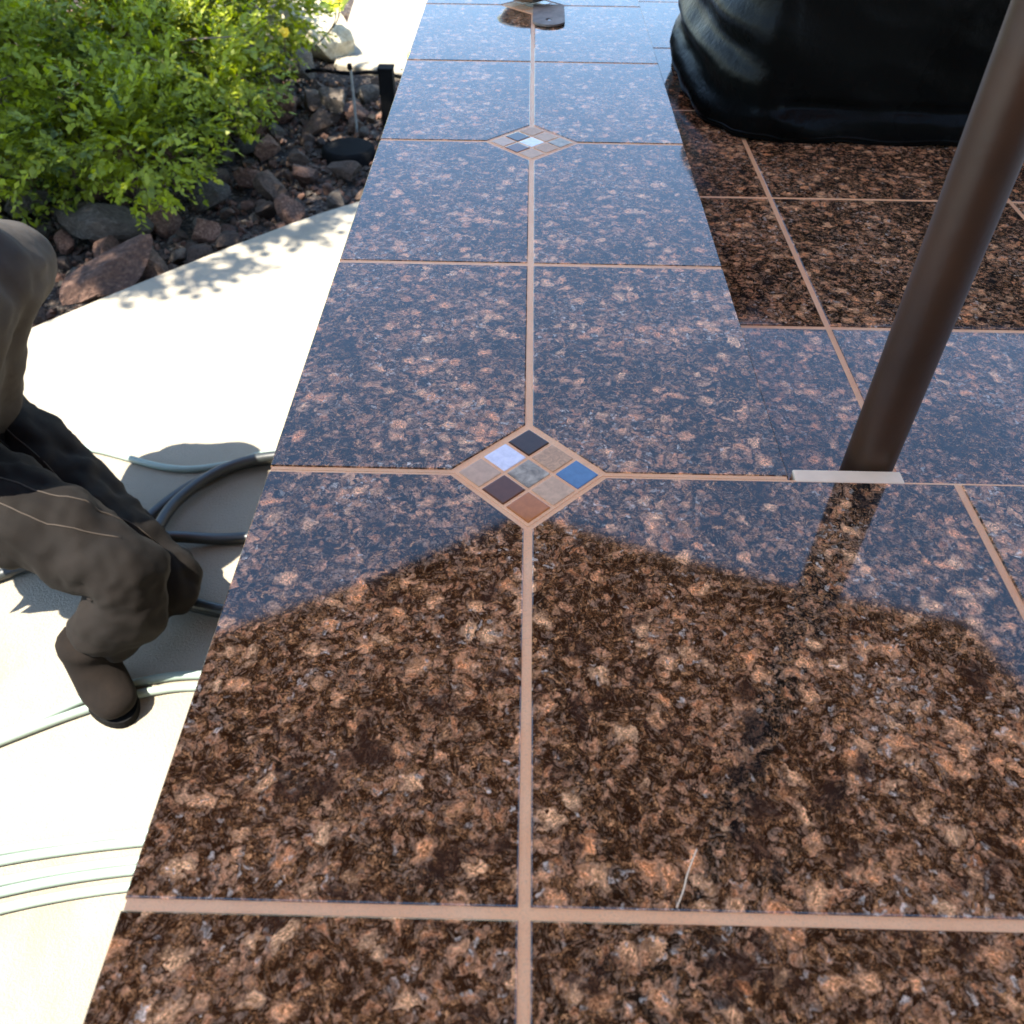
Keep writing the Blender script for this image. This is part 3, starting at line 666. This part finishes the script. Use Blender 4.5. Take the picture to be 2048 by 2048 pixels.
    for A, B in (((-.02, -.13), (.325, -.145)), ((-.02, -.085), (.33, -.085)), ((-.05, .115), (.31, -.02))):
        pts = []
        for i in range(26):
            f = i / 25; x = A[0] + (B[0] - A[0]) * f; y = A[1] + (B[1] - A[1]) * f + .012 * math.sin(f * 7)
            hit, loc, nrm, _ = ev.ray_cast(Vector((x, y, 1.2)), Vector((0, 0, -1)))
            if hit: pts.append(loc + nrm * .0006)
        if len(pts) > 4: bm_obj('seam', tube_bm(pts, .0014, 5), M_SE, t, smooth=True)
    # hair cap and face
    bm = bmesh.new(); bmesh.ops.create_icosphere(bm, subdivisions=3, radius=.098)
    for v in bm.verts: v.co = Vector((v.co.x * 1.0, v.co.y * .86, v.co.z * 1.12))
    bmesh.ops.delete(bm, geom=[v for v in bm.verts if v.co.z < -.02 and v.co.x > -.02 or v.co.x > .062 and v.co.z < .05], context='VERTS')
    bm_obj('hair', bm, M_HA, p, Vector((-.98, 1.14, .83)) - o, smooth=True)
    # hands with fingers
    for hx, hy, hz, dx in ((-1.07, 1.22, .34, 1), (-1.02, .93, .42, 1)):
        Vh = [Vector((hx, hy, hz)) - o, Vector((hx + .05, hy, hz - .012)) - o]; Eh = [(0, 1)]; Rh = [(.024, .018), (.036, .014)]
        ho = skin_mesh('hand', Vh + [Vh[1] + Vector((.02, 0, -.01))], [(0, 1), (1, 2)], [(.024, .018), (.034, .014), (.034, .012)], M_SK, p, 0, 1)
        for f in range(4):
            yy = -.027 + .018 * f; L_ = (.030, .036, .033, .026)[f]
            a = Vh[1] + Vector((.012, yy, -.006))
            skin_mesh('finger', [a, a + Vector((L_, yy * .1, -.012)), a + Vector((L_ * 1.7, yy * .1, -.036)), a + Vector((L_ * 1.8, yy * .1, -.056))], [(0, 1), (1, 2), (2, 3)], [.0088, .0083, .0078, .007], M_SK, ho, 0, 1)
        a = Vh[0] + Vector((.015, -.018, 0)); skin_mesh('thumb', [a, a + Vector((.028, -.022, -.01)), a + Vector((.05, -.028, -.026))], [(0, 1), (1, 2)], [.011, .010, .008], M_SK, ho, 0, 1)
    return p
person()

# ------------------------------------------------------------------ small items in the rock bed
def garden_bits():
    # square dark post light
    pl = tag(empty('garden_light', (-.655, 4.05, -.09)), 'dark square post light standing in the rocks against the left edge of the bar', 'garden light')
    bm = bmesh.new(); add_box(bm, -.033, .033, -.033, .033, 0, .26, .004); bm_obj('post', bm, M_PB, pl)
    bm = bmesh.new(); add_box(bm, -.036, .036, -.036, .036, .2605, .270, .003); bm_obj('cap', bm, M_PB, pl)
    r = tag(empty('irrigation_riser', (-.80, 3.95, -.09)), 'thin grey irrigation tube rising from the rocks left of the dark post light', 'pipe')
    bm_obj('tube', tube_bm([(0, 0, 0), (0.002, 0, .15), (.004, 0, .29)], .006, 8), M_DR, r)
    bm_obj('emitter', lathe_bm([(0, .31), (.010, .308), (.012, .29), (.007, .282)], 14), M_PB, r)
    v = tag(empty('valve_box', (-.80, 3.70, -.115)), 'round black plastic valve box sunk among the rocks near the bar edge', 'valve box')
    bm_obj('body', lathe_bm([(.12, 0), (.117, .06), (.110, .065)], 40), M_PB, v, smooth=True)
    bm_obj('lid', lathe_bm([(0, .072), (.100, .070), (.108, .066), (.1095, .058)], 40), M_PB, v)
    bm = tube_bm(catmull([(-1.30, 4.62, -.05), (-1.12, 4.66, -.03), (-.95, 4.62, -.03), (-.80, 4.64, -.03), (-.60, 4.60, -.05)], 8), .010, 8)
    tag(bm_obj('black_edge_tube', bm, M_PB, smooth=True), 'thin black tube along the edge of the far concrete path', 'pipe')  # thin black tube following the near edge of the far path
    f = tag(empty('yellow_fruit', (-.615, 4.86, -.054)), 'small round yellow green fruit lying on the far path beside the bar', 'fruit')
    bm = bmesh.new(); bmesh.ops.create_icosphere(bm, subdivisions=3, radius=.045)
    for q in bm.verts: q.co.z *= .88; q.co += q.co.normalized() * .003 * noise.noise(q.co * 40)
    bm_obj('skin', bm, M_LI, f, (0, 0, .04), smooth=True); bm_obj('stalk', tube_bm([(0, 0, .078), (.004, .002, .09)], .003, 6), M_WO, f)
garden_bits()

# ------------------------------------------------------------------ foliage
def leaf_mesh(name, blobs, n, lsize, mat, parent, seed, aspect=.34, droop=.2):
    """many small folded leaves spread through the volume of overlapping blobs, arranged in sprigs"""
    rnd = random.Random(seed); vs = []; fs = []; vals = []
    wts = [b[3] * b[4] * b[5] for b in blobs]
    while len(fs) < n:
        b = rnd.choices(blobs, wts)[0]
        d = Vector((rnd.gauss(0, 1), rnd.gauss(0, 1), rnd.gauss(0, 1))).normalized(); rr = rnd.random() ** .30
        c = Vector((b[0] + d.x * b[3] * rr, b[1] + d.y * b[4] * rr, b[2] + d.z * b[5] * rr))
        if noise.noise(c * 6.0 + Vector((seed, 0, 0))) < -.12: continue
        if c.z < -.06: continue
        ax = (d + Vector((rnd.uniform(-.8, .8), rnd.uniform(-.8, .8), rnd.uniform(-.6, .8 - droop)))).normalized()
        tone = .53 + .6 * noise.noise(c * 3.1) + rnd.uniform(-.28, .28)
        L = lsize * rnd.uniform(2.5, 5)
        side = ax.cross(Vector((rnd.uniform(-1, 1), rnd.uniform(-1, 1), 1))).normalized(); k_ = rnd.randrange(5, 9)
        for q in range(k_):                                   # one sprig: leaflets along a stem
            pt = c + ax * L * q / k_
            for sgn in ((-1, 1) if q < k_ - 1 else (0,)):
                ld = (ax * .7 + side * sgn * .9 + Vector((0, 0, -droop * .5)) + Vector((rnd.uniform(-.3, .3), rnd.uniform(-.3, .3), rnd.uniform(-.3, .3)))).normalized()
                s = lsize * rnd.choice((.5, .75, 1.0, 1.0, 1.3, 1.7)) * rnd.uniform(.85, 1.15); wv = ld.cross(Vector((rnd.uniform(-.5, .5), rnd.uniform(-.5, .5), 1))).normalized() * s * aspect * .85
                i = len(vs); vs += [pt, pt + ld * s * .5 + wv, pt + ld * s, pt + ld * s * .5 - wv]
                fs.append((i, i + 1, i + 2, i + 3)); vals.append(min(1, max(0, tone + rnd.uniform(-.2, .2))))
    me = bpy.data.meshes.new(name); me.from_pydata(vs, [], fs)
    at = me.attributes.new('lv', 'FLOAT', 'FACE')
    at.data.foreach_set('value', vals[:len(me.polygons)])
    return link(name, me, mat, parent)
def shrub():
    b = (-2.1, 4.1, -.09); s = tag(empty('flowering_shrub', b), 'bushy bright green shrub with small feathery leaves and yellow flowers over the rocks', 'shrub')
    bl = [(-1.55, 4.35, .33, .50, .55, .30), (-1.80, 3.75, .30, .52, .50, .27), (-1.75, 3.25, .22, .42, .38, .22), (-2.3, 3.4, .40, .60, .55, .34), (-2.35, 4.3, .55, .70, .70, .42),
          (-1.75, 4.85, .50, .48, .45, .40), (-2.05, 2.85, .20, .38, .32, .22), (-1.42, 3.85, .16, .30, .30, .18), (-2.9, 3.6, .5, .6, .7, .45), (-2.9, 4.9, .6, .7, .7, .5), (-2.1, 5.4, .55, .6, .5, .45), (-1.9, 5.5, .55, .28, .3, .32), (-2.5, 2.75, .25, .45, .35, .28), (-1.62, 4.30, .52, .35, .35, .22),
          (-1.38, 3.55, .30, .40, .42, .24), (-1.48, 3.02, .24, .34, .36, .22), (-1.25, 4.25, .36, .30, .38, .24), (-1.50, 4.80, .45, .22, .3, .25)]
    bl = [(x - b[0], y - b[1], z - b[2], r1, r2, r3) for x, y, z, r1, r2, r3 in bl]
    leaf_mesh('foliage', bl, 190000, .0225, M_LF, s, 5)
    rnd = random.Random(4); bm = bmesh.new()
    for i in range(46):
        q = bl[i % len(bl)]; e = Vector((q[0] + rnd.uniform(-.8, .8) * q[3], q[1] + rnd.uniform(-.8, .8) * q[4], q[2] + rnd.uniform(.1, .9) * q[5]))
        st = Vector((rnd.uniform(-.15, .15), rnd.uniform(-.2, .2), 0)); m = st.lerp(e, .5) + Vector((0, 0, .12))
        tube_bm(catmull([st, m, e], 5), [.008 - .0006 * j for j in range(11)], 5, bm=bm)
    bm_obj('stems', bm, M_WO, s)
    for x, y, z, mt, r in ((-1.10, 4.07, .30, M_YE, .030), (-.93, 4.45, .33, M_LI, .075), (-.90, 4.40, .36, M_YE, .026), (-1.16, 4.9, .45, M_LI, .05)):
        bm = bmesh.new(); n = 7
        for j in range(n):
            a = 2 * math.pi * j / n; u = Vector((math.cos(a), math.sin(a), .5)); v = Vector((-math.sin(a), math.cos(a), 0)) * r * .42
            c0 = bm.verts.new((0, 0, 0)); p1 = bm.verts.new(u * r * .6 + v); p2 = bm.verts.new(u * r); p3 = bm.verts.new(u * r * .6 - v); bm.faces.new((c0, p1, p2, p3))
        bmesh.ops.create_icosphere(bm, subdivisions=2, radius=r * .38, matrix=Matrix.Translation((0, 0, r * .2)))
        bmesh.ops.rotate(bm, verts=bm.verts, cent=(0, 0, 0), matrix=Matrix.Rotation(.7, 3, 'X'))
        fl = bm_obj('flower', bm, mt, s, (x - b[0], y - b[1], z - b[2]))
        bm_obj('flower_stalk', tube_bm(catmull([(0, 0, 0), (-.03, .03, -.10), (-.16, .05, -.22)], 5), .003, 5), M_WO, fl)
shrub()
def tree():  # unseen tree, added for its leaf shade
    b = (-3.35, 2.5, -.1); t = tag(empty('added_shade_tree', b), 'unseen tree added so that its leafy branches throw dappled shade over the rock bed', 'tree')  # stands out of view; added for the leaf shade on bed and deck
    bm = tube_bm(catmull([(0, 0, 0), (.06, .03, .8), (.02, .08, 1.6), (.15, .1, 2.3), (.3, .12, 3.0)], 5), [.11 - .0035 * j for j in range(21)], 12)
    bm_obj('trunk', bm, M_WO, t, smooth=True)
    bl = [(-1.58, 2.44, 2.85, .27, .27, .26), (-1.84, 2.18, 2.85, .28, .28, .26), (-2.10, 1.90, 2.85, .28, .28, .26), (-2.36, 1.68, 2.85, .22, .22, .22),
          (-1.56, 2.90, 2.85, .27, .34, .28), (-1.60, 3.35, 2.9, .28, .34, .28), (-1.80, 3.75, 2.9, .20, .22, .2), (-2.0, 2.65, 2.95, .34, .34, .28), (-2.35, 2.2, 3.0, .36, .36, .3),
          (-2.9, 2.5, 3.4, .6, .6, .5), (-3.4, 2.2, 3.6, .7, .7, .6)]
    bl = [(x - .17, y + .05, z, r1 * 1.05, r2 * 1.05, r3) for x, y, z, r1, r2, r3 in bl]
    bl = [(x - b[0], y - b[1], z - b[2], r1, r2, r3) for x, y, z, r1, r2, r3 in bl]
    leaf_mesh('crown', bl, 44000, .033, M_TL, t, 9, .45)
    bm = bmesh.new()
    for q in bl: tube_bm(catmull([(.15, .1, 2.2), (q[0] * .5 + .1, q[1] * .5, q[2] * .5 + 1.35), (q[0], q[1], q[2])], 6), [.045 - .003 * j for j in range(13)], 7, bm=bm)
    bm_obj('limbs', bm, M_WO, t, smooth=True)
tree()

def unseen_house():
    hs = tag(empty('unseen_house', (0, -3.3, -.05)), 'added unseen stucco wall with a wide sliding glass door, dimming the sky behind the bar', 'unseen_house')  # out of view behind the camera; added to dim skylight and darken reflections
    bm = bmesh.new(); add_box(bm, -2.5, -1.2, -.25, 0, 0, 2.9); add_box(bm, 1.2, 6, -.25, 0, 0, 2.9); add_box(bm, -1.2, 1.2, -.25, 0, 2.15, 2.9); bm_obj('wall', bm, M_ST, hs)  # wall of the added unseen house
    bm = bmesh.new(); add_box(bm, -2.9, 6.4, -4.0, .55, 2.905, 3.05); bm_obj('unseen_roof', bm, M_WO, hs)
    bm = bmesh.new(); add_box(bm, -1.19, 1.19, -.14, -.11, .05, 2.14); bm_obj('unseen_glass_door', bm, M_VN, hs)
    bm = bmesh.new()
    for x in (-1.17, 0, 1.17): add_box(bm, x - .03, x + .03, -.105, -.06, .05, 2.14)
    bm_obj('unseen_door_frame', bm, M_MT, hs)
unseen_house()
